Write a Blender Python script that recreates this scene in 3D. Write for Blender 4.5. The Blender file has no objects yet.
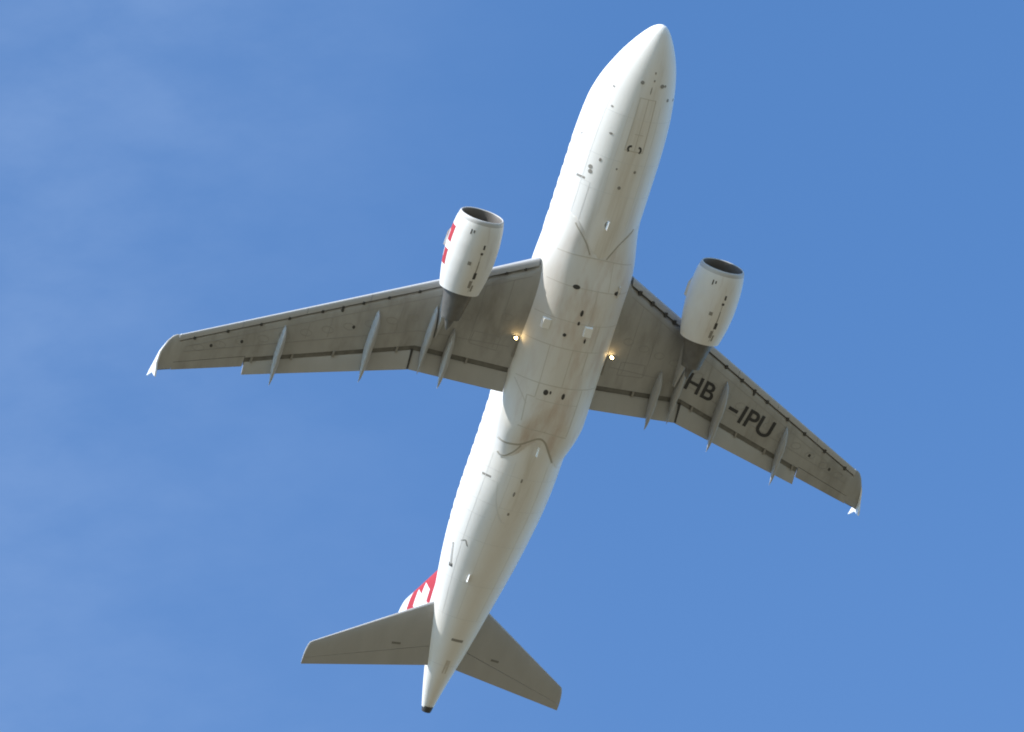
import bpy, bmesh, math
from mathutils import Matrix, Vector
R = math.radians

# ------------------------------------------------------------------ camera, sky, sun, exposure
scene = bpy.context.scene
scene.view_settings.view_transform = 'Standard'
scene.view_settings.look = 'None'
scene.view_settings.gamma = 1.0
scene.view_settings.use_curve_mapping = False
scene.view_settings.exposure = 1.13

# the aircraft's own frame: +X forward from the nose, +Y to port, +Z up; it climbs nose up over the camera
PITCH = R(12.0)
RW = Matrix.Rotation(-PITCH, 3, 'Y')
CAM_RIGHT = Vector((0.29327, 0.913156, -0.283089))
CAM_DOWN = Vector((-0.917099, 0.185072, -0.353098))
CAM_FWD = Vector((-0.270042, 0.363174, 0.89173))
CAM_POS = Vector((64.4013, -110.3523, -267.1823))
FOCAL_PX = 6835.18
EYE = Vector((0, 0, 1.7))
JET_LOC = EYE - RW @ CAM_POS

camd = bpy.data.cameras.new('camera')
cam = bpy.data.objects.new('camera', camd)
scene.collection.objects.link(cam)
scene.camera = cam
camd.sensor_width = 36.0
camd.lens = FOCAL_PX * 36.0 / 1024.0
scene.cycles.filter_width = 1.9
camd.clip_start = 0.5
camd.clip_end = 60000.0
m3 = Matrix((CAM_RIGHT, -CAM_DOWN, -CAM_FWD)).transposed()
m3 = RW @ m3
cam.matrix_world = Matrix.Translation(EYE) @ m3.to_4x4()

SUN_LOCAL = Vector((0.50, -0.72, 0.40)).normalized()     # direction towards the sun in the aircraft's frame
SUN_DIR = (RW @ SUN_LOCAL).normalized()
sun_el = math.asin(SUN_DIR.z)
sun_rot = math.atan2(SUN_DIR.x, SUN_DIR.y)
sund = bpy.data.lights.new('sun', 'SUN')
sund.energy = 3.0
sund.angle = R(0.53)
sund.color = (1.0, 0.955, 0.89)
sun = bpy.data.objects.new('sun', sund)
scene.collection.objects.link(sun)
sun.rotation_euler = SUN_DIR.to_track_quat('Z', 'Y').to_euler()

world = bpy.data.worlds.new('World')
scene.world = world
world.use_nodes = True
wn, wl = world.node_tree.nodes, world.node_tree.links
wn.clear()
out = wn.new('ShaderNodeOutputWorld')
bg = wn.new('ShaderNodeBackground')
sky = wn.new('ShaderNodeTexSky')
sky.sky_type = 'NISHITA'
sky.sun_disc = False
sky.sun_elevation = sun_el
sky.sun_rotation = sun_rot
sky.altitude = 400.0
sky.air_density = 1.0
sky.dust_density = 0.3
sky.ozone_density = 8.0
SKY_STRENGTH = 0.134
bg.inputs['Strength'].default_value = SKY_STRENGTH
# thin cirrus: stretched noise over the sky's directions, whitening the blue a little
tc = wn.new('ShaderNodeTexCoord')
# frame of the cloud street: rows give two directions across the sky
cf = RW @ CAM_FWD; cr = RW @ CAM_RIGHT; cd = RW @ CAM_DOWN
def vdot(vec, off=0.0):
    n = wn.new('ShaderNodeVectorMath'); n.operation = 'DOT_PRODUCT'
    wl.new(tc.outputs['Generated'], n.inputs[0]); n.inputs[1].default_value = vec
    return n.outputs['Value']
def wmath(op, a, b=None, clamp=False):
    n = wn.new('ShaderNodeMath'); n.operation = op; n.use_clamp = clamp
    for i, v in enumerate((a, b)):
        if v is None: continue
        if isinstance(v, (int, float)): n.inputs[i].default_value = v
        else: wl.new(v, n.inputs[i])
    return n.outputs[0]
def wramp(v, a, b):
    n = wn.new('ShaderNodeMapRange'); n.interpolation_type = 'SMOOTHSTEP'
    wl.new(v, n.inputs['Value']); n.inputs['From Min'].default_value = a; n.inputs['From Max'].default_value = b
    return n.outputs[0]
su = vdot(cr); sv = vdot(cd)
def wnoise(sx, sy, scale, detail, rough, rot=0.0, off=(0, 0)):
    comb = wn.new('ShaderNodeCombineXYZ'); wl.new(su, comb.inputs[0]); wl.new(sv, comb.inputs[1])
    mp = wn.new('ShaderNodeMapping'); wl.new(comb.outputs[0], mp.inputs[0])
    mp.inputs['Rotation'].default_value = (0, 0, rot); mp.inputs['Scale'].default_value = (sx, sy, 1)
    mp.inputs['Location'].default_value = (off[0], off[1], 0)
    n = wn.new('ShaderNodeTexNoise'); n.inputs['Scale'].default_value = scale
    n.inputs['Detail'].default_value = detail; n.inputs['Roughness'].default_value = rough
    wl.new(mp.outputs[0], n.inputs['Vector'])
    return n.outputs['Fac']
big = wramp(wnoise(1, 1, 13, 3, 0.5, 0.5, (1.3, 0.4)), 0.28, 0.72)
fine = wramp(wnoise(1.0, 1.8, 42, 6, 0.56, 0.6, (0.2, 3.1)), 0.25, 0.80)
bank = wramp(su, 0.022, -0.070)                          # the veil thickens towards one side of the sky
low = wramp(sv, -0.03, 0.07)
amt = wmath('MULTIPLY', wmath('ADD', wmath('MULTIPLY', big, 0.5), 0.5), wmath('ADD', wmath('MULTIPLY', fine, 0.6), 0.4))
amt = wmath('MULTIPLY', wmath('MULTIPLY', amt, bank), 0.085)
amt = wmath('ADD', amt, wmath('MULTIPLY', low, 0.014))
mix = wn.new('ShaderNodeMix'); mix.data_type = 'RGBA'
wl.new(amt, mix.inputs['Factor'])
hs = wn.new('ShaderNodeMix'); hs.data_type = 'RGBA'; hs.blend_type = 'MULTIPLY'; hs.inputs['Factor'].default_value = 1
wl.new(sky.outputs[0], hs.inputs['A']); hs.inputs['B'].default_value = (0.99, 1.09, 1.06, 1)   # the clear blue of that day
wl.new(hs.outputs['Result'], mix.inputs['A'])
mix.inputs['B'].default_value = (4.2, 5.0, 6.0, 1)
wl.new(mix.outputs['Result'], bg.inputs['Color'])
wl.new(bg.outputs[0], out.inputs['Surface'])

# ------------------------------------------------------------------ helpers
COL = scene.collection

def tag(o, label=None, cat=None, group=None, kind=None):
    if label: o['label'] = label
    if cat: o['category'] = cat
    if group: o['group'] = group
    if kind: o['kind'] = kind

class MB:
    """collects vertices and faces (with a material slot each) for one mesh object"""
    def __init__(s): s.v, s.f, s.m = [], [], []
    def add(s, vs, fs, mat=0):
        o = len(s.v); s.v += [tuple(v) for v in vs]
        for f in fs: s.f.append([i + o for i in f]); s.m.append(mat)
    def loft(s, rings, closed=True, cap0=True, cap1=True, mats=None, mat=0):
        n = len(rings[0]); o = len(s.v)
        for r in rings: s.v += [tuple(p) for p in r]
        for i in range(len(rings) - 1):
            for j in range(n if closed else n - 1):
                k = (j + 1) % n
                s.f.append([o + i*n + j, o + i*n + k, o + (i+1)*n + k, o + (i+1)*n + j])
                s.m.append(mats[j] if mats else mat)
        if closed and cap0: s.f.append([o + j for j in range(n)][::-1]); s.m.append(mat)
        if closed and cap1: s.f.append([o + (len(rings)-1)*n + j for j in range(n)]); s.m.append(mat)
    def box(s, c, d, mat=0, rz=0.0):
        x, y, z = d[0]/2, d[1]/2, d[2]/2
        vs = []
        for a in (-x, x):
            for b in (-y, y):
                for e in (-z, z):
                    vs.append((c[0] + a*math.cos(rz) - b*math.sin(rz), c[1] + a*math.sin(rz) + b*math.cos(rz), c[2] + e))
        s.add(vs, [(0,1,3,2),(4,6,7,5),(0,4,5,1),(2,3,7,6),(0,2,6,4),(1,5,7,3)], mat)
    def revolve(s, prof, cy, cz, n=56, mat=0):
        """profile (x, r) turned about the line y=cy, z=cz"""
        rings = [[(x, cy + r*math.sin(2*math.pi*j/n), cz + r*math.cos(2*math.pi*j/n)) for j in range(n)] for x, r in prof]
        s.loft(rings, True, False, False, mat=mat)
    def build(s, name, mats, parent=None, smooth=True, angle=35, label=None, recalc=True):
        me = bpy.data.meshes.new(name)
        me.from_pydata(s.v, [], s.f)
        if not isinstance(mats, (list, tuple)): mats = [mats]
        for m in mats: me.materials.append(m)
        for p, i in zip(me.polygons, s.m): p.material_index = i
        if recalc:
            bm = bmesh.new(); bm.from_mesh(me)
            bmesh.ops.recalc_face_normals(bm, faces=bm.faces)
            bm.to_mesh(me); bm.free()
        if smooth:
            me.shade_smooth(); me.set_sharp_from_angle(angle=R(angle))
        o = bpy.data.objects.new(name, me); COL.objects.link(o)
        if parent: o.parent = parent
        if label: o['label'] = label
        return o

def lerp(a, b, t): return a + (b - a) * t
def stations(a, b_, n): return [lerp(a, b_, i/n) for i in range(n+1)]
def interp(tab, x, k=1):
    """monotone cubic (Fritsch-Carlson) through (x, values...)"""
    xs = [r[0] for r in tab]; ys = [r[k] for r in tab]; n = len(xs)
    if x <= xs[0]: return ys[0]
    if x >= xs[-1]: return ys[-1]
    d = [(ys[i+1]-ys[i])/(xs[i+1]-xs[i]) for i in range(n-1)]
    def slope(i):
        if i == 0: return d[0]
        if i == n-1: return d[-1]
        if d[i-1]*d[i] <= 0: return 0.0
        return 2*d[i-1]*d[i]/(d[i-1]+d[i])
    i = max(j for j in range(n-1) if xs[j] <= x)
    h = xs[i+1]-xs[i]; t = (x-xs[i])/h
    return ((2*t**3-3*t**2+1)*ys[i] + (t**3-2*t**2+t)*h*slope(i) + (-2*t**3+3*t**2)*ys[i+1] + (t**3-t**2)*h*slope(i+1))

# ------------------------------------------------------------------ materials
def mat(name, col, rough=0.5, metal=0.0, coat=0.0, var=0.0, scale=2.0, stretch=(1,1,1), emit=None, estr=0.0, bump=0.0):
    m = bpy.data.materials.new(name); m.use_nodes = True
    nt = m.node_tree; b = nt.nodes['Principled BSDF']
    b.inputs['Base Color'].default_value = (*col, 1); b.inputs['Roughness'].default_value = rough
    b.inputs['Metallic'].default_value = metal; b.inputs['Coat Weight'].default_value = coat
    if emit: b.inputs['Emission Color'].default_value = (*emit, 1); b.inputs['Emission Strength'].default_value = estr
    if var > 0:
        t = nt.nodes.new('ShaderNodeTexCoord'); mp = nt.nodes.new('ShaderNodeMapping')
        nt.links.new(t.outputs['Object'], mp.inputs[0]); mp.inputs['Scale'].default_value = stretch
        n = nt.nodes.new('ShaderNodeTexNoise'); n.inputs['Scale'].default_value = scale; n.inputs['Detail'].default_value = 6
        n.inputs['Roughness'].default_value = 0.6
        nt.links.new(mp.outputs[0], n.inputs['Vector'])
        r = nt.nodes.new('ShaderNodeMapRange'); nt.links.new(n.outputs['Fac'], r.inputs['Value'])
        r.inputs['From Min'].default_value = 0.25; r.inputs['From Max'].default_value = 0.75
        r.inputs['To Min'].default_value = 1 - var; r.inputs['To Max'].default_value = 1 + var*0.5
        x = nt.nodes.new('ShaderNodeMix'); x.data_type = 'RGBA'; x.blend_type = 'MULTIPLY'; x.inputs['Factor'].default_value = 1
        x.inputs['A'].default_value = (*col, 1); nt.links.new(r.outputs[0], x.inputs['B'])
        nt.links.new(x.outputs['Result'], b.inputs['Base Color'])
        m['mix'] = x.name
    return m

def grime(m, col, scale, stretch, lo, hi, amount, zlim=None):
    """stains with shapes of their own, streaked along the airflow, laid over the paint"""
    nt = m.node_tree; b = nt.nodes['Principled BSDF']
    t = nt.nodes.new('ShaderNodeTexCoord'); mp = nt.nodes.new('ShaderNodeMapping')
    nt.links.new(t.outputs['Object'], mp.inputs[0]); mp.inputs['Scale'].default_value = stretch
    n = nt.nodes.new('ShaderNodeTexNoise'); n.inputs['Scale'].default_value = scale
    n.inputs['Detail'].default_value = 7; n.inputs['Roughness'].default_value = 0.62
    nt.links.new(mp.outputs[0], n.inputs['Vector'])
    r = nt.nodes.new('ShaderNodeMapRange'); nt.links.new(n.outputs['Fac'], r.inputs['Value'])
    r.interpolation_type = 'SMOOTHSTEP'
    r.inputs['From Min'].default_value = lo; r.inputs['From Max'].default_value = hi
    r.inputs['To Max'].default_value = amount
    fac = r.outputs[0]
    if zlim:
        sp = nt.nodes.new('ShaderNodeSeparateXYZ'); nt.links.new(t.outputs['Object'], sp.inputs[0])
        q = nt.nodes.new('ShaderNodeMapRange'); q.interpolation_type = 'SMOOTHSTEP'
        nt.links.new(sp.outputs[zlim[0]], q.inputs['Value'])
        q.inputs['From Min'].default_value = zlim[1]; q.inputs['From Max'].default_value = zlim[2]
        mu = nt.nodes.new('ShaderNodeMath'); mu.operation = 'MULTIPLY'
        nt.links.new(fac, mu.inputs[0]); nt.links.new(q.outputs[0], mu.inputs[1]); fac = mu.outputs[0]
    x = nt.nodes.new('ShaderNodeMix'); x.data_type = 'RGBA'
    nt.links.new(fac, x.inputs['Factor'])
    inp = b.inputs['Base Color']
    if inp.is_linked: nt.links.new(inp.links[0].from_socket, x.inputs['A'])
    else: x.inputs['A'].default_value = inp.default_value
    x.inputs['B'].default_value = (*col, 1)
    nt.links.new(x.outputs['Result'], inp)
    return m

M = {}
M['white'] = mat('white_paint', (0.79, 0.775, 0.735), 0.6, coat=0.0, var=0.05, scale=1.2, stretch=(0.35, 1, 1))
grime(M['white'], (0.50, 0.45, 0.36), 1.3, (0.12, 1.6, 1.0), 0.42, 0.76, 0.60, (2, -1.3, -2.0))
M['fairing'] = mat('fairing_paint', (0.74, 0.725, 0.685), 0.6, coat=0.0, var=0.06, scale=1.0, stretch=(0.4, 1, 1))
grime(M['fairing'], (0.50, 0.37, 0.28), 1.0, (0.30, 1.2, 1.0), 0.42, 0.72, 0.62, (2, -1.3, -2.2))
M['nacelle'] = mat('nacelle_paint', (0.73, 0.72, 0.69), 0.6, coat=0.0, var=0.05, scale=1.5, stretch=(0.4, 1, 1))
grime(M['nacelle'], (0.42, 0.32, 0.24), 2.2, (0.25, 1.6, 1.0), 0.50, 0.78, 0.6, (2, -2.55, -3.1))
M['grey'] = mat('grey_wing_paint', (0.38, 0.375, 0.355), 0.5, var=0.16, scale=0.9, stretch=(0.5, 1, 1))
grime(M['grey'], (0.17, 0.155, 0.13), 0.9, (0.35, 1.0, 1.0), 0.45, 0.75, 0.55)
M['flapgrey'] = mat('grey_flap_paint', (0.42, 0.415, 0.395), 0.45, var=0.10, scale=1.1, stretch=(0.4, 1, 1))
M['canoe'] = mat('pale_grey_fairing_paint', (0.40, 0.40, 0.39), 0.6, var=0.10, scale=2.0, stretch=(0.4, 1, 1))
M['tailgrey'] = mat('grey_tailplane_paint', (0.385, 0.38, 0.365), 0.5, var=0.10, scale=1.0, stretch=(0.4, 1, 1))
M['cove'] = mat('dark_cove', (0.19, 0.185, 0.165), 0.7, var=0.3, scale=3)
M['slat'] = mat('pale_slat_metal', (0.44, 0.44, 0.44), 0.45, var=0.06, scale=2)
M['lip'] = mat('bare_metal_lip', (0.50, 0.49, 0.475), 0.55, metal=0.1)
M['duct'] = mat('grey_duct_lining', (0.13, 0.12, 0.11), 0.5)
M['dark'] = mat('dark_gap', (0.055, 0.053, 0.048), 0.7)
M['seal'] = mat('grey_sealant', (0.27, 0.255, 0.225), 0.6)
M['joint'] = mat('skin_joint', (0.69, 0.68, 0.65), 0.5)
M['bead'] = mat('grey_bead', (0.41, 0.38, 0.32), 0.6)
M['line'] = mat('panel_gap', (0.57, 0.54, 0.48), 0.6)
M['core'] = mat('heat_stained_metal', (0.15, 0.145, 0.135), 0.55, metal=0.2, var=0.3, scale=3)
M['blade'] = mat('fan_blade_metal', (0.30, 0.30, 0.31), 0.35, metal=0.8)
M['red'] = mat('red_livery_paint', (0.40, 0.03, 0.032), 0.5, var=0.06, scale=2)
M['pure_white'] = mat('white_livery_and_glare', (0.82, 0.82, 0.81), 0.35, coat=0.3)
M['letter'] = mat('black_lettering', (0.03, 0.03, 0.03), 0.5)
M['glass'] = mat('dark_window_glass', (0.03, 0.035, 0.04), 0.08, coat=0.5)
M['lamp'] = mat('lit_lamp_glass', (0.9, 0.85, 0.7), 0.2, emit=(1.0, 0.68, 0.30), estr=28.0)
M['antenna'] = mat('pale_antenna_paint', (0.88, 0.88, 0.86), 0.4)

gm = mat('ground', (0.205, 0.163, 0.088), 0.9, var=0.25, scale=0.02)
gmd = MB(); S = 26000
gmd.add([(-S,-S,0),(S,-S,0),(S,S,0),(-S,S,0)], [(0,1,2,3)])
ground = gmd.build('ground', gm, None, smooth=False, recalc=False)
tag(ground, 'wide dry grassland and pale hardstanding below the climbing jet', 'ground', kind='structure')

# ------------------------------------------------------------------ the aircraft
jet = bpy.data.objects.new('passenger_jet', None); COL.objects.link(jet)
tag(jet, 'white twin engine passenger jet with grey wings and red tail climbing overhead', 'airplane')
jet.location = JET_LOC
jet.rotation_euler = RW.to_euler()

# fuselage stations: metres behind the nose, half width, bottom z, top z
FUS = [(-0.17, 0.02, -0.83, -0.79), (-0.10, 0.20, -1.00, -0.57), (0.08, 0.40, -1.16, -0.28), (0.3, 0.57, -1.27, -0.07), (0.6, 0.765, -1.39, 0.17), (1.0, 0.99, -1.525, 0.45),
       (1.5, 1.225, -1.665, 0.79), (2.1, 1.445, -1.79, 1.16), (2.7, 1.62, -1.88, 1.52), (3.3, 1.75, -1.95, 1.80), (4.0, 1.865, -2.01, 1.98),
       (5.0, 1.94, -2.05, 2.05), (6.2, 1.975, -2.07, 2.07), (9.0, 1.975, -2.07, 2.07), (14.0, 1.975, -2.07, 2.07), (19.0, 1.975, -2.07, 2.07),
       (20.6, 1.975, -2.0, 2.10),
       (21.6, 1.97, -1.90, 2.16), (22.6, 1.945, -1.72, 2.22), (24.0, 1.86, -1.37, 2.27), (25.5, 1.705, -0.99, 2.26), (27.0, 1.49, -0.62, 2.21),
       (28.5, 1.24, -0.25, 2.12), (30.0, 0.97, 0.10, 1.94), (31.3, 0.69, 0.42, 1.72), (32.4, 0.45, 0.68, 1.48), (33.2, 0.27, 0.80, 1.25)]
def fus(t): return interp(FUS, t, 1), interp(FUS, t, 2), interp(FUS, t, 3)
def fus_pt(t, th, off=0.0):
    """point on the skin, th measured from straight down, positive to port"""
    w, zb, zt = fus(t); zc = (zb+zt)/2; h = (zt-zb)/2
    return (-t, (w+off)*math.sin(th), zc - (h+off)*math.cos(th))
def fus_low(x, y):
    w, zb, zt = fus(-x); u = min(1.0, abs(y)/w)
    return (zb+zt)/2 - (zt-zb)/2*math.sqrt(1-u*u)
def fus_side(x, z, s, off=0.0):
    w, zb, zt = fus(-x); v = (z-(zb+zt)/2)/((zt-zb)/2)
    return (x, s*(w*math.sqrt(max(0, 1-v*v))+off), z)

NF = 96
ts = []
for a, b in zip(FUS[:-1], FUS[1:]):
    k = 6 if a[0] < 6 else (4 if a[0] >= 19 else 3)
    ts += [lerp(a[0], b[0], i/k) for i in range(k)]
ts.append(FUS[-1][0])
b = MB()
b.loft([[fus_pt(t, 2*math.pi*j/NF) for j in range(NF)] for t in ts])
fuselage = b.build('fuselage', M['white'], jet, angle=60)

# belly fairing: the hull's section swollen by a depth that depends on the station and the angle round the hull
FR_START = [(0.0, 10.35), (0.25, 10.0), (0.70, 8.95), (1.0, 8.75), (1.6, 9.0), (2.0, 9.8)]
FR_END = [(0.0, 18.95), (0.22, 19.3), (0.45, 19.9), (0.75, 20.25), (1.0, 19.9), (1.4, 18.8), (2.0, 18.0)]
FR_SIDE = [(9.5, 1.2), (12.0, 1.25), (14.0, 1.05), (16.0, 0.6), (18.0, 0.25), (20.0, 0.2)]
FR_DEPTH = [(0.0, 0.37), (0.5, 0.41), (0.95, 0.42), (1.3, 0.27), (1.65, 0.12), (1.9, -0.05), (2.2, -0.1)]
def sst(v): v = max(0.0, min(1.0, v)); return v*v*(3-2*v)
def fair_depth(t, th):
    a = abs(th); t0, t1 = interp(FR_START, a), interp(FR_END, a)
    if t <= t0 or t >= t1: return -0.04
    k = sst((t-t0)/2.6)**0.8 * sst((t1-t)/1.9)**0.75
    sd = lerp(1.0, interp(FR_SIDE, t), sst((a-0.95)/0.4))
    return 0.012 + interp(FR_DEPTH, a) * k * sd
def fair_pt(t, th, off=0.0):
    return fus_pt(t, th, fair_depth(t, th)+off)
def fair_low(x, y):
    t = -x
    if t < 8.6 or t > 20.3: return 9
    lo, hi = 0.0, 1.75
    for _ in range(26):
        m = (lo+hi)/2
        if fair_pt(t, m)[1] < abs(y): lo = m
        else: hi = m
    return fair_pt(t, lo)[2] if fair_depth(t, lo) > 0 else 9
def belly(x, y): return min(fus_low(x, y), fair_low(x, y))
b = MB()
b.loft([[fair_pt(lerp(8.55, 20.4, i/150), -2.2 + 4.4*j/110) for j in range(111)] for i in range(151)])
fairing = b.build('belly_fairing', M['fairing'], jet, angle=60)

def ribbon(pts, w, surf, off=0.006, step=0.12):
    """thin strip draped on the underside: surf(x, y) gives z"""
    P = []
    for (x0, y0), (x1, y1) in zip(pts[:-1], pts[1:]):
        n = max(1, int(math.hypot(x1-x0, y1-y0)/step))
        P += [(lerp(x0, x1, i/n), lerp(y0, y1, i/n)) for i in range(n)]
    P.append(pts[-1])
    L, Rr = [], []
    for i, p in enumerate(P):
        a = P[max(0, i-1)]; c = P[min(len(P)-1, i+1)]
        dx, dy = c[0]-a[0], c[1]-a[1]; l = math.hypot(dx, dy) or 1
        nx, ny = -dy/l*w/2, dx/l*w/2
        L.append((p[0]+nx, p[1]+ny)); Rr.append((p[0]-nx, p[1]-ny))
    rings = []
    for (lx, ly), (rx, ry) in zip(L, Rr):
        zl, zr = surf(lx, ly), surf(rx, ry)
        rings.append([(lx, ly, zl-off), (rx, ry, zr-off), (rx, ry, zr+0.02), (lx, ly, zl+0.02)])
    return rings
def line(b, pts, w, surf=belly, mat=0, **k): b.loft(ribbon(pts, w, surf, **k), mat=mat)
def smooth_pts(pts, n=6):
    out_ = []
    for i in range(len(pts)-1):
        p0 = pts[max(0, i-1)]; p1 = pts[i]; p2 = pts[i+1]; p3 = pts[min(len(pts)-1, i+2)]
        for k in range(n):
            t = k/n
            out_.append(tuple(0.5*(2*p1[c]+(p2[c]-p0[c])*t+(2*p0[c]-5*p1[c]+4*p2[c]-p3[c])*t*t+(3*p1[c]-p0[c]-3*p2[c]+p3[c])*t**3) for c in (0, 1)))
    out_.append(pts[-1]); return out_
def spot(b, x, y, lx, ly, surf=belly, mat=0, off=0.012, n=10):
    vs = [(x + lx/2*math.cos(2*math.pi*i/n), y + ly/2*math.sin(2*math.pi*i/n)) for i in range(n)]
    lo = [(p[0], p[1], surf(*p)-off) for p in vs]; hi = [(p[0], p[1], surf(*p)+0.03) for p in vs]
    b.loft([lo, hi], mat=mat)

# sealant beads where the fairing meets the hull, front V and rear wave
for pts, w in (([(-9.10, -1.37), (-9.22, -1.29), (-9.56, -0.97), (-9.88, -0.71), (-10.26, -0.48)], 0.06), ([(-8.85, 1.32), (-9.0, 1.23), (-9.59, 0.74), (-10.31, 0.32)], 0.06),
               ([(-19.30, -1.80), (-19.41, -1.70), (-19.47, -1.44), (-19.37, -0.93), (-19.25, -0.71), (-18.92, -0.19), (-19.0, 0.17), (-19.43, 0.52), (-19.95, 0.92)], 0.085),
               ([(-19.38, -0.80), (-19.74, -0.96), (-20.08, -1.22), (-20.14, -1.40), (-20.05, -1.52)], 0.065)):
    b = MB(); line(b, smooth_pts(pts), w); b.build('sealant_bead', M['bead'], fairing, smooth=False)
# panel joints of the fairing and the main gear doors
b = MB()
for pts, w in [([(-10.42, -1.80), (-10.36, 0.0), (-10.42, 1.7)], 0.045), ([(-11.75, -1.9), (-11.72, 1.95)], 0.035), ([(-13.30, -1.95), (-13.28, 2.0)], 0.03),
               ([(-14.55, -1.98), (-14.5, 2.0)], 0.04), ([(-16.34, -1.9), (-16.25, 1.9)], 0.05), ([(-14.5, -0.02), (-16.3, 0.0)], 0.03), ([(-14.55, 0.72), (-15.6, 0.74)], 0.05),
               ([(-14.5, -1.05), (-16.3, -1.0)], 0.03), ([(-13.3, 0.9), (-14.5, 0.9)], 0.03), ([(-11.7, 0.3), (-13.3, 0.32)], 0.03),
               ([(-16.3, -1.0), (-17.0, -1.0), (-17.0, -1.32), (-18.2, -1.22)], 0.05), ([(-16.3, 1.05), (-17.1, 1.05), (-18.55, 1.02)], 0.04),
               ([(-18.45, -1.3), (-18.62, 1.05)], 0.045), ([(-17.05, -0.95), (-17.05, 1.05)], 0.03), ([(-16.5, -1.9), (-17.4, -1.25)], 0.04), ([(-10.4, 0.7), (-11.7, 0.8)], 0.025)]:
    line(b, pts, w*0.85)
b.build('panel_joint', M['line'], fairing, smooth=False)
# dark vents and drain holes of the fairing
for x, y, lx, ly in [(-11.72, -0.72, 0.20, 0.34), (-11.70, 1.28, 0.20, 0.34), (-12.8, -0.16, 0.30, 0.14), (-13.28, -0.16, 0.18, 0.12), (-13.93, -0.61, 0.16, 0.16),
                     (-14.02, 0.37, 0.22, 0.10), (-16.66, -0.62, 0.26, 0.22), (-16.68, 0.20, 0.30, 0.15), (-16.62, -0.42, 0.16, 0.08)]:
    c = MB(); spot(c, x, y, lx, ly); c.build('drain_vent', M['dark'], fairing, smooth=False)
c = MB(); c.box((-11.62, 1.32, belly(-11.62, 1.32)-0.05), (0.5, 0.05, 0.14)); c.build('drain_mast', M['fairing'], fairing, smooth=False)
for x, y in [(-13.66, -1.47), (-13.56, 0.34)]:
    c = MB(); z = belly(x, y)
    c.loft([[(x-.24, y-.19, z+.06), (x+.24, y-.19, z+.06), (x+.24, y+.19, z+.06), (x-.24, y+.19, z+.06)],
            [(x-.22, y-.17, z-.17), (x+.20, y-.17, z-.17), (x+.20, y+.17, z-.17), (x-.22, y+.17, z-.17)]])
    c.build('antenna_block', M['antenna'], fairing, smooth=False)

# nose gear doors
b = MB()
line(b, [(-2.95, -0.40), (-5.32, -0.43)], 0.045); line(b, [(-2.95, 0.33), (-5.32, 0.42)], 0.045); line(b, [(-2.95, -0.02), (-5.32, 0.0)], 0.03)
line(b, [(-5.32, -0.43), (-5.32, 0.42)], 0.05); line(b, [(-2.95, -0.40), (-2.95, 0.33)], 0.03); line(b, [(-4.55, -0.2), (-4.55, 0.2)], 0.03)
b.build('nose_gear_door', M['line'], fuselage, smooth=False)
for s in (-1, 1):
    c = MB(); line(c, smooth_pts([(-5.10, s*0.16), (-5.13, s*0.26), (-5.24, s*0.30), (-5.36, s*0.25)]), 0.09)
    c.build('gear_door_hinge', M['dark'], fuselage, smooth=False)
# probes, drains, antennas under the hull
for x, y, lx, ly in [(-2.30, -0.48, 0.17, 0.17), (-2.29, 0.46, 0.18, 0.20), (-2.27, 0.62, 0.11, 0.10), (-2.89, 0.97, 0.15, 0.13), (-2.92, 1.38, 0.13, 0.10), (-1.78, -0.01, 0.10, 0.07),
                     (-2.11, 0.02, 0.10, 0.07), (-2.56, -0.02, 0.34, 0.04), (-6.09, -1.22, 0.16, 0.09), (-7.04, -0.15, 0.16, 0.15), (-6.22, 0.34, 0.14, 0.12), (-8.77, -0.16, 0.28, 0.20),
                     (-6.54, -1.46, 0.19, 0.15), (-6.74, -1.42, 0.19, 0.15), (-21.0, -0.24, 0.2, 0.08), (-21.7, -0.35, 0.24, 0.09), (-22.71, -0.25, 0.15, 0.10), (-6.25, -0.5, .09, .08),
                     (-2.9, -1.42, 0.09, 0.08), (-3.71, -1.34, 0.09, 0.09), (-4.83, -1.13, 0.10, 0.14)]:
    c = MB(); spot(c, x, y, lx, ly, fus_low); c.build('drain_port', M['seal'], fuselage, smooth=False)
def side_line(b, pts, w, s):
    """strip on the side of the hull through (x, z) points"""
    for (x0, z0), (x1, z1) in zip(pts[:-1], pts[1:]):
        n = max(2, int(math.hypot(x1-x0, z1-z0)/0.15)); l = math.hypot(x1-x0, z1-z0)
        nx, nz = -(z1-z0)/l*w/2, (x1-x0)/l*w/2; rings = []
        for i in range(n+1):
            x, z = lerp(x0, x1, i/n), lerp(z0, z1, i/n)
            rings.append([fus_side(x+nx, z+nz, s, .006), fus_side(x-nx, z-nz, s, .006), fus_side(x-nx, z-nz, s, -.02), fus_side(x+nx, z+nz, s, -.02)])
        b.loft(rings)
# cabin doors and cargo doors: outlines of the closed doors
for s in (-1, 1):
    for x, hw, z0, z1 in [(-4.97, 0.45, -0.36, 1.45), (-25.53, 0.45, -0.02, 1.65)]:
        c = MB(); side_line(c, [(x-hw, z0), (x-hw, z1), (x+hw, z1), (x+hw, z0), (x-hw, z0)], 0.03, s)
        c.build('cabin_door', M['joint'], fuselage, smooth=False)
    c = MB(); side_line(c, [(-13.1, 0.0), (-13.1, 1.0), (-13.65, 1.0), (-13.65, 0.0), (-13.1, 0.0)], 0.03, s)
    c.build('overwing_exit', M['joint'], fuselage, smooth=False)
for x0, x1 in [(-7.2, -9.0), (-21.4, -23.2)]:
    c = MB(); side_line(c, [(x0, -0.25), (x1, -0.25), (x1, -1.55), (x0, -1.55), (x0, -0.25)], 0.03, -1)
    c.build('cargo_door', M['joint'], fuselage, smooth=False)
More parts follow.
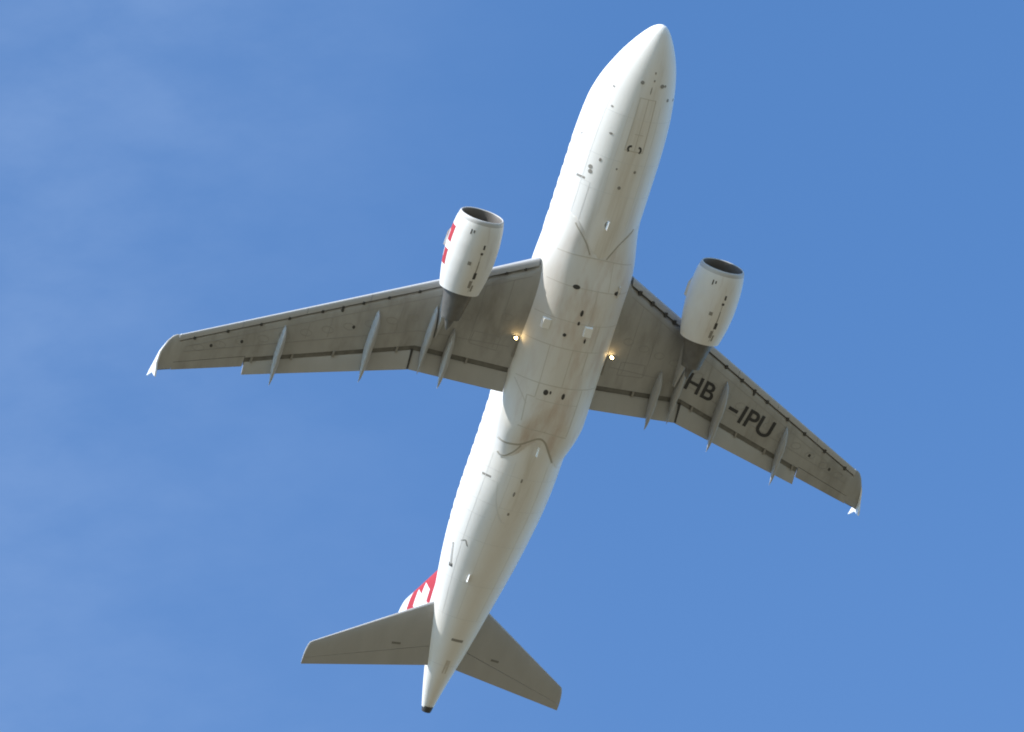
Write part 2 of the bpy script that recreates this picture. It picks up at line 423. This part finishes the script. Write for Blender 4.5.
for p, w in (([(-7.13, -0.92), (-7.11, -1.33)], 0.10), ([(-21.3, -0.91), (-21.28, -1.31)], 0.10), ([(-24.72, -0.42), (-24.60, -0.62), (-24.86, -0.68)], 0.05)):
    c = MB(); side_line(c, p, w, -1); c.build('door_latch', M['seal'], fuselage, smooth=False)
c = MB(); side_line(c, [(-25.0, -0.02), (-26.05, -0.02)], 0.09, -1); c.build('door_sill', M['seal'], fuselage, smooth=False)
c = MB(); side_line(c, [(-25.97, -0.02), (-26.13, -0.02)], 0.18, -1); c.build('door_stop', M['dark'], fuselage, smooth=False)
c = MB(); side_line(c, [(-4.52, -0.36), (-5.38, -0.38)], 0.05, -1); c.build('door_sill', M['line'], fuselage, smooth=False)
c = MB(); side_line(c, [(-5.35, -0.40), (-5.45, -0.40)], 0.12, -1); c.build('door_stop', M['seal'], fuselage, smooth=False)
c = MB(); c.box((-19.5, -0.02, belly(-19.5, -0.02)-0.10), (0.42, 0.03, 0.24)); c.build('blade_antenna', M['antenna'], fuselage, smooth=False)
c = MB(); c.box((-8.77, -0.16, belly(-8.77, -0.16)-0.10), (0.40, 0.03, 0.22)); c.build('blade_antenna', M['antenna'], fuselage, smooth=False)
c = MB(); c.box((-26.3, -0.72, belly(-26.3, -0.72)-0.06), (0.36, 0.04, 0.16), rz=0.0); c.build('drain_mast', M['antenna'], fuselage, smooth=False)
c = MB(); line(c, [(-29.5, -0.30), (-29.52, 0.25)], 0.13, fus_low); c.build('air_inlet', M['seal'], fuselage, smooth=False)
c = MB(); line(c, [(-30.6, -0.02), (-31.3, 0.0)], 0.20, fus_low); c.build('access_panel', M['line'], fuselage, smooth=False)
# hull skin joints
for t in (3.9, 5.9, 7.4, 20.9, 22.5, 24.4, 26.6, 28.4, 30.9):
    b = MB(); rings = []
    for j in range(65):
        th = 2*math.pi*j/64
        rings.append([fus_pt(t-.012, th, .004), fus_pt(t+.012, th, .004), fus_pt(t+.012, th, -.02), fus_pt(t-.012, th, -.02)])
    b.loft(rings); b.build('skin_joint', M['joint'], fuselage, smooth=False)
for th in (-0.95, -0.38, 0.40, 0.95):
    for t0, t1 in ((3.2, 8.8), (20.2, 28.4)):
        b = MB(); rings = []
        for t in stations(t0, t1, 40):
            r = fus(t)[0]; d = 0.011/max(0.3, r)
            rings.append([fus_pt(t, th-d, .004), fus_pt(t, th+d, .004), fus_pt(t, th+d, -.02), fus_pt(t, th-d, -.02)])
        b.loft(rings); b.build('skin_joint', M['joint'], fuselage, smooth=False)
# cabin windows: one mesh, copied along the straight hull
def window_mesh():
    b = MB(); vs = []
    n = 14; o, i_ = [], []
    for k in range(n):
        a = 2*math.pi*k/n
        dx = 0.12*math.copysign(abs(math.cos(a))**0.6, math.cos(a)); dz = 0.17*math.copysign(abs(math.sin(a))**0.6, math.sin(a))
        o.append((dx, dz))
    rings = []
    for off in (-0.03, 0.008):
        rings.append([(dx, fus_side(-10+dx, 0.68+dz, 1, off)[1]-fus_side(-10, 0.68, 1)[1], dz) for dx, dz in o])
    b.loft(rings); return b
proto = window_mesh().build('window', M['glass'], fuselage, smooth=False)
first = True
for s in (-1, 1):
    for k in range(39):
        x = -6.1 - k*0.533
        if x < -24.6: continue
        o = proto if first else proto.copy()
        if not first: COL.objects.link(o); o.parent = fuselage
        first = False
        p = fus_side(x, 0.71 + max(0.0, -x-19.8)*0.075, s)
        o.location = p; o.scale = (1, s, 1)
# cockpit windows
for s in (-1, 1):
    for q in ([(1.95, 0.05), (2.00, 0.50), (2.72, 0.50), (2.48, 0.05)], [(2.05, 0.57), (2.25, 0.86), (2.95, 0.82), (2.78, 0.55)], [(2.35, 0.92), (2.6, 1.06), (3.25, 1.02), (3.05, 0.87)]):
        c = MB(); rings = []
        for off in (-0.03, 0.012):
            r = []
            for (t, aa) in q:
                r.append(fus_pt(t, s*(math.pi-aa), off))
            rings.append(r)
        c.loft(rings); c.build('cockpit_window', M['glass'], fuselage, smooth=False)
# tail cone exhaust of the auxiliary power unit
b = MB(); b.revolve([(-33.12, 0.262), (-33.3, 0.24), (-33.42, 0.21), (-33.42, 0.165), (-33.2, 0.15), (-33.2, 0.01)], 0, 1.02, 32)
b.build('exhaust_pipe', M['dark'], jet)

# ------------------------------------------------------------------ wings
XW, TSW, BD = -11.0, 0.516, (1.0+1.25)/(16.4-1.975)
def wz(y): return -1.27 + BD*(y-1.975)
LE_TAB = [(0.0, -9.98), (1.975, -11.0), (6.4, -13.28), (16.35, -18.40)]
def wle(y):
    if y > 16.35:
        u = min(1.0, (y-16.35)/0.68); return -18.40 - 1.85*(1-math.sqrt(max(0, 1-u*u)))
    return XW - (y-1.975)*TSW if y >= 1.975 else -11.0 + (1.975-y)*0.5
def wte(y):
    if y < 6.4: return -16.98
    return -16.98 - (y-6.4)*0.3105
def wcove(y):
    if y < 6.4: return -16.3
    return -16.32 - (y-6.4)*0.343
def tc(y): return lerp(0.150, 0.118, min(1, max(0, (y-1.975)/4.4))) if y < 6.4 else lerp(0.118, 0.105, (y-6.4)/10.5)
def yt(u): return 5*(0.2969*math.sqrt(max(u, 0))-0.1260*u-0.3516*u*u+0.2843*u**3-0.1015*u**4)
def wsec(y):
    xl, xt = wle(y), wte(y); c = max(0.2, xl-xt); t = tc(y)
    th = 2*t*c*0.5
    return xl, c, t, wz(y) + 0.33*t*c
def wlow(x, y):
    y = abs(y); xl, c, t, zc = wsec(y); u = min(1, max(0, (xl-x)/c))
    return zc - 0.82*yt(u)*t*c
def wupp(x, y):
    y = abs(y); xl, c, t, zc = wsec(y); u = min(1, max(0, (xl-x)/c))
    return zc + 1.18*yt(u)*t*c

FLAP_ENDS = (2.02, 6.36, 6.46, 13.25)
def wing_ring(y, s, fixed_le):
    xl, c, t, zc = wsec(y)
    setb = fixed_le / c
    uc = (xl - wcove(y))/c if y < 13.35 else (0.775 if y < 16.3 else 0.97)
    uc = min(uc, 0.97)
    us = max(uc + 0.01, 0.97 if y < 13.35 else (uc + 0.015))
    def h(u):
        if setb <= 0: return 1.0
        v = (u-setb)/0.05
        return 1.0 if v >= 1 else math.sqrt(max(0, 1-(1-v)**2))
    zl = lambda u: zc - 0.82*yt(u)*t*c*h(u)
    zu = lambda u: zc + 1.18*yt(u)*t*c*h(u)
    P = []
    nl = 22
    for i in range(nl):                                   # lower skin, cove to nose
        v = 1 - i/(nl-1); u = setb + (uc-setb)*(v**1.8)
        P.append((u, zl(u)))
    for i in range(1, nl):                                # upper skin, nose to spoiler edge
        v = i/(nl-1); u = setb + (us-setb)*(v**1.8)
        P.append((u, zu(u)))
    ze = zu(us)
    P.append((us, ze-0.02))                               # trailing edge of the shroud
    um = max(uc, us-0.02)
    P.append((um, zu(um)-min(0.06, 0.5*(zu(um)-zl(um)))))
    P.append((uc+0.002, zu(uc)-min(0.10, 0.45*(zu(uc)-zl(uc)))))
    ring = [(xl-u*c, s*y, z) for u, z in P]
    mats = [0]*(len(P))
    for j in range(2*nl-1, len(P)): mats[j] = 1
    mats[2*nl-2] = 1
    return ring, mats

def airfoil_panel(ys, s, xle_f, xte_f, zle_f, droop, thick, n=9):
    """a closed flap-like airfoil: leading edge x, z and chord per station, nose up-tilt by droop"""
    rings = []
    for y in ys:
        x0, x1, z0 = xle_f(y), xte_f(y), zle_f(y); c = x0-x1; r = []
        cs = [((1-math.cos(math.pi*i/n))/2) for i in range(n+1)]
        for u in cs[::-1]: r.append((x0-u*c, s*y, z0 - math.tan(droop)*u*c - 0.5*thick*c*yt(u)*(1) ))
        for u in cs[1:]: r.append((x0-u*c, s*y, z0 - math.tan(droop)*u*c + thick*c*yt(u) + 0.012*u))
        rings.append(r)
    return rings

def make_wing(s):
    side = 'starboard' if s < 0 else 'port'
    ys = stations(0.6, 1.975, 2)[:-1] + stations(1.975, 6.4, 10)[:-1] + stations(6.4, 13.34, 14) + [13.36] + stations(13.6, 16.28, 6) + [16.32, 16.45, 16.6, 16.75, 16.87, 16.95, 17.0]
    b = MB(); rings = []
    for y in ys:
        sb = lerp(0.365, 0.288, y/16.5) if 2.2 < y < 16.3 else (0.0 if y > 16.3 else 0.10)
        r, mats = wing_ring(y, s, sb); rings.append(r)
    b.loft(rings, mats=mats)
    wing = b.build('wing', [M['grey'], M['cove']], jet, angle=40)
    # slats: one inboard and four outboard of the engine
    for a, e in ((2.25, 5.35), (6.05, 8.83), (8.845, 11.335), (11.35, 13.84), (13.855, 16.33)):
        b = MB(); rings = []
        for y in stations(a, e, 6):
            xl, c, t, zc = wsec(y); k = lerp(0.34, 0.27, y/16.5)
            ul, uu = k/c, 1.75*k/c; P = []
            for i in range(9): u = ul*(1-i/8)**2; P.append((u, zc - 0.82*yt(u)*t*c - 0.03*(1-u/ul)))
            for i in range(1, 11): u = uu*(i/10)**2; P.append((u, zc + 1.18*yt(u)*t*c))
            zt_ = zc + 1.18*yt(uu)*t*c; zb_ = zc - 0.82*yt(ul)*t*c
            P.append((uu*0.97, zt_-0.02)); P.append((uu*0.62, lerp(zt_, zb_, 0.30))); P.append((ul*0.62, lerp(zt_, zb_, 0.62))); P.append((ul*0.95, zb_+0.02))
            rings.append([(xl-u*c + 0.02, s*y, z-0.015) for u, z in P])
        b.loft(rings); b.build('slat', M['slat'], wing, angle=50)
    # dark slat tracks in the gap behind the slats
    tr = (2.75, 3.5, 4.3, 4.85, 6.9, 8.1, 9.1, 9.9, 10.7, 12.0, 13.1, 14.4, 15.7)
    for y in tr:
        k = lerp(0.36, 0.29, y/16.5); x = wle(y)-k; big_ = 1.25 if y < 5.5 else 1.0
        c = MB(); c.box((x, s*y, wlow(x, y)+0.0), ((0.17*big_, 0.12*big_, 0.08) if s > 0 else (0.13, 0.10, 0.07)))
        c.build('slat_track', M['dark'], wing, smooth=False)
    # flaps, drooped for take-off
    zc_f = lambda y: wlow(wcove(y), y) + 0.075
    b = MB(); b.loft(airfoil_panel(stations(2.06, 6.442, 8), s, lambda y: wcove(y)-0.24, lambda y: -17.42, zc_f, R(11), 0.16)); b.build('flap', M['flapgrey'], wing, angle=50)
    b = MB(); b.loft(airfoil_panel(stations(6.45, 13.31, 12), s, lambda y: wcove(y)-0.22, lambda y: -17.42-(y-6.4)*0.299, lambda y: wlow(wcove(y), y)+0.055, R(10), 0.16)); b.build('flap', M['flapgrey'], wing, angle=50)
    c = MB(); z = wlow(-16.32, 6.45)
    c.loft([[(-16.52, s*6.40, z-0.02), (-16.52, s*6.49, z-0.02), (-16.52, s*6.49, z+0.08), (-16.52, s*6.40, z+0.08)], [(-17.40, s*6.41, z-0.12), (-17.40, s*6.48, z-0.12), (-17.40, s*6.48, z-0.08), (-17.40, s*6.41, z-0.08)]])
    c.build('flap_gap_shade', M['dark'], wing, smooth=False)  # dark strip standing in for the shaded gap between the two flaps
    # aileron
    b = MB(); rings = []
    for y in stations(13.37, 16.30, 6):
        xl, c, t, zc = wsec(y); P = []
        us = [0.785 + 0.215*i/6 for i in range(7)]
        for u in us[::-1]: P.append((u, zc - 0.82*yt(u)*t*c - (0.002 if u > .99 else 0)))
        for u in us: P.append((u, zc + 1.18*yt(u)*t*c + (0.002 if u > .99 else 0)))
        rings.append([(xl-u*c, s*y, z) for u, z in P])
    b.loft(rings); b.build('aileron', M['grey'], wing, angle=40)
    # flap track fairings: canoes hanging below the wing
    for y, x0, x1, w, dep in ((4.98, -15.1, -17.92, 0.30, 0.48), (6.0, -14.3, -17.52, 0.27, 0.46), (8.38, -15.12, -18.50, 0.32, 0.52), (12.08, -16.80, -19.63, 0.27, 0.42)):
        b = MB(); rings = []; n = 18
        for i in range(n+1):
            u = i/n; x = lerp(x0, x1, u); prof = max(0.012, (math.sin(math.pi*min(1, u**0.80)))**0.72 if u < 0.99 else 0.012)
            zt_ = wlow(max(x, wcove(y)), y) + 0.10 - max(0, (wcove(y)-x))*0.16
            zb_ = wlow(max(x, wcove(y)), y) - dep*prof - max(0, (wcove(y)-x))*0.16
            zt_ = zb_ + max(0.03, (zt_-zb_)*(1 if u < .75 else max(0.05, 1-(u-.75)/.26)))
            hw = w/2*prof; ring = []
            zm, hh = (zt_+zb_)/2, (zt_-zb_)/2
            for j in range(20):
                a = 2*math.pi*j/20
                ring.append((x, s*y + hw*math.copysign(abs(math.sin(a))**0.8, math.sin(a)), zm - hh*math.copysign(abs(math.cos(a))**0.9, math.cos(a))))
            rings.append(ring)
        b.loft(rings); b.build('flap_track_fairing', M['canoe'], wing, angle=60)
    # wing tip fence
    b = MB(); y = 17.0; z0 = wz(y)+0.03
    poly = [(-18.75, 0.0), (-19.35, 0.07), (-19.95, 0.23), (-20.35, 0.44), (-20.74, 0.60), (-20.36, 0.06), (-20.38, -0.44), (-20.15, -0.35), (-19.85, -0.16), (-19.35, -0.05)]
    cy = lambda x: 17.0 - 0.28*max(0, min(1, (x+19.7)/0.95))**1.6
    b.loft([[(x, s*(cy(x)-0.035), z0+z) for x, z in poly], [(x, s*(cy(x)+0.035), z0+z) for x, z in poly]])
    b.build('wingtip_fence', M['pure_white'], wing, smooth=False)
    # small dark access holes and panel joints under the wing
    for x, y in ((-18.53, 14.93), (-18.02, 13.7), (-15.55, 9.90), (-16.16, 9.22))[:4 if s < 0 else 3]:
        c = MB(); spot(c, x, s*y, 0.16, 0.13, wlow); c.build('access_hole', M['dark'], wing, smooth=False)
    b = MB()
    rear = lambda y: wcove(y)+0.62
    line(b, [(rear(2.4)+.35, s*2.4), (rear(6.4)+.1, s*6.4), (rear(16.0)-.10, s*16.0)], 0.03, wlow)
    line(b, [(-13.6, s*4.1), (-14.6, s*4.2)], 0.03, wlow)
    for y in (3.1, 4.2, 7.4, 10.2, 11.1, 14.6): line(b, [(wle(y)-0.75, s*y), (rear(y)+.1, s*y)], 0.022, wlow)
    line(b, [(wle(2.4)-.75, s*2.4), (wle(6.4)-.75, s*6.4), (wle(16)-.62, s*16.0)], 0.025, wlow)
    line(b, [(-15.0, s*2.9), (-15.0, s*4.1), (-15.6, s*4.15), (-15.65, s*2.9), (-15.0, s*2.9)], 0.03, wlow)
    M.setdefault('wingline', mat('wing_panel_gap', (0.29, 0.285, 0.27), 0.6))
    b.build('panel_joint', M['wingline'], wing, smooth=False)
    # oval tank access panels along the wing box
    for i in range(15):
        y = 2.9 + i*0.86 + (0.5 if i > 3 else 0); x = lerp(wle(y)-0.75, rear(y), 0.52)
        c = MB(); pts = [(x + 0.15*math.sin(2*math.pi*k/20), s*y + 0.25*math.cos(2*math.pi*k/20)) for k in range(21)]
        line(c, pts, 0.022, wlow, step=0.5); c.build('tank_panel', M['wingline'], wing, smooth=False)
    # dark brackets in the flap cove
    for y in (4.0, 7.1, 9.7, 11.4, 13.05):
        c = MB(); x = wcove(y)-0.13; c.box((x, s*y, wlow(wcove(y), y)+0.02), (0.26, 0.09, 0.09)); c.build('flap_bracket', M['seal'], wing, smooth=False)
    # landing light at the root, swung down and lit
    y, x = 2.30, -14.85; z = wlow(x, y)
    hood = MB(); ax = Vector((0.80, 0, -0.60)).normalized()
    up = Vector((0.6, 0, 0.8)); sd = Vector((0, 1, 0)); org = Vector((x, s*y, z-0.12))
    rings = [[tuple(org + ax*d + (up*math.cos(2*math.pi*j/20) + sd*math.sin(2*math.pi*j/20))*r) for j in range(20)] for d, r in ((-0.10, 0.04), (-0.06, 0.08), (0.02, 0.105), (0.03, 0.095))]
    hood.loft(rings); lo = hood.build('landing_light', M['seal'], wing)
    c = MB(); c.loft([[tuple(org + ax*d + (up*math.cos(2*math.pi*j/20) + sd*math.sin(2*math.pi*j/20))*r) for j in range(20)] for d, r in ((0.025, 0.075), (0.05, 0.06), (0.06, 0.02))])
    c.build('lens', M['lamp'], lo)
    c = MB(); c.box((-15.35, s*2.14, wlow(-15.35, 2.2)-0.0), (0.8, 0.06, 0.10)); c.build('root_seal', M['seal'], wing, smooth=False)
    # navigation light at the tip's leading edge
    c = MB(); c.revolve([(wle(16.2)+0.0, 0.01), (wle(16.2)-0.03, 0.035), (wle(16.2)-0.2, 0.04)], s*16.28, wz(16.3)+0.02, 12)
    c.build('navigation_light', M['pure_white'], wing)
    return wing
wing_star = make_wing(-1)
wing_port = make_wing(1)

# registration under the port wing, each word draped on the lower skin
def lettering(text, x, y, height, slant, slope, width_scale=1.0, space=1.0):
    cu = bpy.data.curves.new('lettering', 'FONT'); cu.body = text; cu.size = 1.0; cu.space_character = space
    cu.offset = 0.016
    tmp = bpy.data.objects.new('lettering', cu); COL.objects.link(tmp)
    dg = bpy.context.evaluated_depsgraph_get(); dg.update()
    me = bpy.data.meshes.new_from_object(tmp.evaluated_get(dg))
    COL.objects.unlink(tmp); bpy.data.objects.remove(tmp)
    bm = bmesh.new(); bm.from_mesh(me)
    bmesh.ops.triangulate(bm, faces=bm.faces)
    bmesh.ops.subdivide_edges(bm, edges=[e for e in bm.edges if e.calc_length() > 0.15], cuts=2)
    bmesh.ops.triangulate(bm, faces=bm.faces)
    k = height/0.70
    u = Vector((-math.sin(slope), math.cos(slope))); v = Vector((math.cos(slant), math.sin(slant)))
    for vt in bm.verts:
        p = Vector((x, y)) + u*(vt.co.x*k*width_scale) + v*(vt.co.y*k)
        vt.co = (p.x, p.y, wlow(p.x, p.y)-0.014)
    bm.to_mesh(me); bm.free(); me.materials.clear(); me.materials.append(M['letter'])
    o = bpy.data.objects.new('lettering', me); COL.objects.link(o); o.parent = wing_port
    return o
lettering('HB', -15.72, 6.26, 0.80, R(8), R(17), 1.16)
lettering('-', -16.58, 8.78, 0.86, R(13), R(18.5), 1.6)
lettering('IPU', -16.92, 9.44, 0.84, R(13), R(18.5), 1.16)

# ------------------------------------------------------------------ engines
def nac_r(x):
    tab = [(9.62, 0.955), (9.66, 0.98), (9.74, 1.015), (9.95, 1.06), (10.3, 1.10), (10.8, 1.13), (11.4, 1.125), (12.0, 1.075), (12.6, 0.975), (13.0, 0.885)]
    return interp(tab, -x)
def make_engine(s):
    cy, cz = s*5.75, -1.87
    outer = [(-9.74 - (13.0-9.74)*i/36,) for i in range(37)]
    b = MB()
    prof = [(x[0], nac_r(x[0])) for x in outer] + [(-13.0, 0.87), (-12.6, 0.90), (-12.3, 0.88), (-12.3, 0.60)]
    b.revolve(prof, cy, cz, 64)
    eng = b.build('engine', M['nacelle'], jet, angle=40)
    b = MB(); b.revolve([(-9.742, nac_r(-9.742)), (-9.66, 1.003), (-9.60, 0.985), (-9.555, 0.96), (-9.54, 0.94), (-9.55, 0.918), (-9.57, 0.905)], cy, cz, 64)
    b.build('inlet_lip', M['lip'], eng, angle=70)
    b = MB(); b.revolve([(-9.57, 0.905), (-9.62, 0.885), (-9.72, 0.862), (-9.85, 0.845), (-10.05, 0.835), (-10.4, 0.845), (-10.75, 0.87), (-10.95, 0.87)], cy, cz, 64)
    b.build('inlet_duct', M['duct'], eng, angle=70)
    b = MB(); b.revolve([(-10.35, 0.01), (-10.45, 0.10), (-10.6, 0.20), (-10.75, 0.26), (-10.9, 0.27)], cy, cz, 32)
    for i in range(36):
        a = 2*math.pi*i/36; vs = []
        for r, tw, ch in ((0.25, 0.5, 0.10), (0.55, 0.8, 0.12), (0.86, 1.05, 0.14)):
            for sg in (-1, 1):
                da = sg*math.sin(tw)*ch/r*0.62; vs.append((-10.8 + sg*math.cos(tw)*ch*0.5, cy + r*math.sin(a+da), cz + r*math.cos(a+da)))
        b.add(vs, [(0,1,3,2), (2,3,5,4)])
    b.revolve([(-10.93, 0.86), (-10.94, 0.01)], cy, cz, 48, mat=1)
    b.build('fan', [M['blade'], M['dark']], eng, angle=40, recalc=False)
    b = MB(); b.revolve([(-12.28, 0.74), (-12.8, 0.70), (-13.3, 0.62), (-13.9, 0.50), (-14.35, 0.42), (-14.35, 0.39), (-14.0, 0.36), (-14.0, 0.05)], cy, cz, 40)
    b.build('core_cowl', M['core'], eng, angle=40)
    b = MB(); b.revolve([(-14.0, 0.26), (-14.4, 0.22), (-14.8, 0.10), (-14.95, 0.01)], cy, cz, 24)
    b.build('exhaust_plug', M['core'], eng, angle=60)
    # pylon
    b = MB(); rings = []
    for x, hw, zb, zt in ((-10.5, 0.03, -0.82, -0.70), (-11.0, 0.12, -0.9, -0.52), (-12.0, 0.18, -1.0, -0.42), (-13.0, 0.20, -1.25, -0.45), (-13.8, 0.17, -1.35, -0.55), (-14.5, 0.13, -1.22, -0.6), (-15.2, 0.08, -1.05, -0.6), (-15.7, 0.03, -0.92, -0.6)):
        rings.append([(x, cy-hw, zb+0.05), (x, cy-hw*0.6, zb), (x, cy+hw*0.6, zb), (x, cy+hw, zb+0.05), (x, cy+hw, zt), (x, cy-hw, zt)])
    b.loft(rings); b.build('pylon', M['canoe'], eng, angle=40)
    # strakes on both sides of the cowl
    for q in (-1, 1):
        c = MB(); a = R(58); rr = [nac_r(x) for x in (-10.2, -11.2)]
        sn, cs = q*math.sin(a), math.cos(a)
        pts = [(-10.35, nac_r(-10.35)-0.03), (-10.75, nac_r(-10.75)+0.11), (-11.35, nac_r(-11.35)+0.13), (-11.45, nac_r(-11.45)-0.03)]
        c.loft([[(x, cy + r*sn + d*cs, cz + r*cs - d*sn) for x, r in pts] for d in (-0.012, 0.012)])
        c.build('strake', M['nacelle'], eng, smooth=False)
    # marks and drain line under the cowl
    def nsurf(off):
        return lambda x, a: (x, cy + (nac_r(x)+off)*math.sin(a), cz - (nac_r(x)+off)*math.cos(a))
    def patch(x0, x1, a0, a1, off=0.008):
        rings = []; n = 8
        for i in range(n+1):
            a = lerp(a0, a1, i/n); o_, i_ = nsurf(off), nsurf(-0.02)
            xs = stations(x0, x1, 5)
            rings.append([o_(x, a) for x in xs] + [i_(x, a) for x in xs[::-1]])
        return rings
    for x0, x1, a0, a1, mname in ((-10.55, -10.75, 0.06, 0.13, 'dark'), (-10.90, -11.0, 0.02, 0.12, 'dark'), (-11.3, -11.85, 0.045, 0.085, 'seal'), (-11.85, -12.15, 0.02, 0.14, 'dark'), (-12.25, -12.6, -0.05, 0.08, 'seal'), (-12.45, -12.75, 0.12, 0.2, 'seal'),
                                  (-10.0, -10.22, -0.62, -0.57, 'dark'), (-10.02, -10.14, -0.50, -0.45, 'dark'), (-11.4, -11.56, -0.36, -0.22, 'seal'), (-10.9, -12.8, 0.055, 0.068, 'seal')):
        c = MB(); c.loft(patch(x0, x1, a0, a1, 0.008 if mname != 'seal' else 0.006)); c.build('cowl_mark', M[mname], eng, smooth=False)
    b = MB(); b.loft(patch(-12.02, -12.05, -2.6, 2.6, 0.005)); b.loft(patch(-10.55, -10.57, -2.6, 2.6, 0.005)); b.build('cowl_joint', M['joint'], eng, smooth=False)
    if s < 0:
        # red square with a white cross on the outer side of the cowl
        a0, a1 = -2.40, -1.40
        c = MB(); c.loft(patch(-10.22, -12.0, a0, a1, 0.008)); em = c.build('flag_emblem', M['red'], eng, angle=40)
        xm, am = -11.13, (a0+a1)/2; t_, l_ = 0.17, 0.60
        c = MB(); c.loft(patch(xm+l_, xm-l_, am-t_/1.19, am+t_/1.19, 0.013)); c.loft(patch(xm+t_, xm-t_, am-l_/1.19, am-t_/1.19, 0.013)); c.loft(patch(xm+t_, xm-t_, am+t_/1.19, am+l_/1.19, 0.013))
        c.build('cross', M['pure_white'], em, angle=40)
    return eng
make_engine(-1)
make_engine(1)

# ------------------------------------------------------------------ tailplane
def make_stab(s):
    zt = lambda y: 1.0 + 0.11*(y-1.975)
    le = lambda y: -28.07 - (y-1.09)*0.645 if y < 6.05 else -31.27 - 1.0*(1-math.sqrt(max(0, 1-((y-6.05)/0.20)**2)))*0.75
    te = lambda y: -31.26 - (y-0.95)*0.222
    def ring(y, u0, u1):
        x0 = le(y); c = x0-te(y); t = 0.095; P = []
        n = 14
        us = [lerp(u0, u1, (i/n)**(1.8 if u0 == 0 else 1)) for i in range(n+1)]
        for u in us[::-1]: P.append((x0-u*c, s*y, zt(y) - t*c*yt(u) - (0.004 if u > 0.99 else 0)))
        for u in us[(1 if u0 == 0 else 0):]: P.append((x0-u*c, s*y, zt(y) + t*c*yt(u) + (0.004 if u > 0.99 else 0)))
        return P
    ys = stations(0.25, 6.05, 14) + [6.12, 6.18, 6.23, 6.245]
    b = MB(); b.loft([ring(y, 0, 0.70) for y in ys]); st = b.build('horizontal_stabilizer', M['tailgrey'], jet, angle=40)
    b = MB(); b.loft([ring(y, 0.706, 1.0) for y in stations(0.62, 6.05, 10) + [6.12, 6.2, 6.245]]); b.build('elevator', M['tailgrey'], st, angle=40)
    b = MB(); line(b, [(-30.45, s*2.2), (-30.5, s*2.6)], 0.10, lambda x, y: zt(abs(y)) - 0.095*(le(abs(y))-te(abs(y)))*yt(min(1, max(0, (le(abs(y))-x)/(le(abs(y))-te(abs(y)))))))
    b.build('hinge_cover', M['cove'], st, smooth=False)
    b = MB(); rings = []
    for y in stations(0.9, 6.05, 10):
        x0 = le(y); c = x0-te(y); t = 0.095; P = []
        for u in (0.035, 0.02, 0.008, 0.0): P.append((x0-u*c+0.006, s*y, zt(y)-t*c*yt(u)-0.006))
        for u in (0.008, 0.02, 0.035): P.append((x0-u*c+0.006, s*y, zt(y)+t*c*yt(u)+0.006))
        P.append((x0-0.03*c, s*y, zt(y)))
        rings.append(P)
    b.loft(rings); b.build('leading_edge', M['slat'], st, angle=50)
    return st
make_stab(-1); make_stab(1)

# ------------------------------------------------------------------ fin
fle = lambda z: -25.37 - (z-2.0)*0.973 if z < 7.3 else -30.527 - 0.973*(z-7.3) - 0.9*((z-7.3)/0.5)**2
fte = lambda z: -31.2 - (z-1.7)*0.315
def fin_half(x, z):
    c = fle(z)-fte(z); u = min(1, max(0, (fle(z)-x)/c)); return 0.10*c*yt(u)
def fin_ring(z, u0, u1, n=12):
    x0 = fle(z); c = x0-fte(z); P = []
    us = [lerp(u0, u1, (i/n)**(1.8 if u0 == 0 else 1)) for i in range(n+1)]
    for u in us[::-1]: P.append((x0-u*c, -0.10*c*yt(u)-(0.004 if u > .99 else 0), z))
    for u in us[(1 if u0 == 0 else 0):]: P.append((x0-u*c, 0.10*c*yt(u)+(0.004 if u > .99 else 0), z))
    return P
b = MB(); b.loft([fin_ring(z, 0, 0.70) for z in stations(1.5, 4.0, 6)]); b.loft([fin_ring(z, 0, 0.70) for z in stations(4.0, 6.6, 8)], mat=1)
fin = b.build('fin', [M['white'], M['red']], jet, angle=40)
b = MB(); b.loft([fin_ring(z, 0, 0.70) for z in stations(6.602, 7.75, 10)]); b.build('fin_tip', M['pure_white'], fin, angle=40)  # white tip, rudder top too: sun glare on the metal put into the paint
b = MB(); b.loft([fin_ring(z, 0.706, 1.0) for z in stations(2.2, 4.0, 5)]); b.loft([fin_ring(z, 0.706, 1.0) for z in stations(4.0, 6.6, 7)], mat=1); b.loft([fin_ring(z, 0.706, 1.0) for z in stations(6.6, 7.7, 4)])
b.build('rudder', [M['pure_white'], M['red']], fin, angle=40)
def fin_patch(b, x0, x1, z0, z1, s):
    rings = []
    for z in stations(z0, z1, 6):
        xs = stations(x0, x1, 6)
        rings.append([(x, s*(fin_half(x, z)+0.010), z) for x in xs] + [(x, s*(fin_half(x, z)-0.02), z) for x in xs[::-1]])
    b.loft(rings)
for s in (-1, 1):
    b = MB(); cx, cz, t_, l_ = -29.92, 4.88, 0.42, 1.01
    fin_patch(b, cx+l_, cx-l_, cz-t_, cz+t_, s); fin_patch(b, cx+t_, cx-t_, cz+t_, cz+l_, s); fin_patch(b, cx+t_, cx-t_, cz-l_, cz-t_, s)
    b.build('cross', M['pure_white'], fin, angle=40)
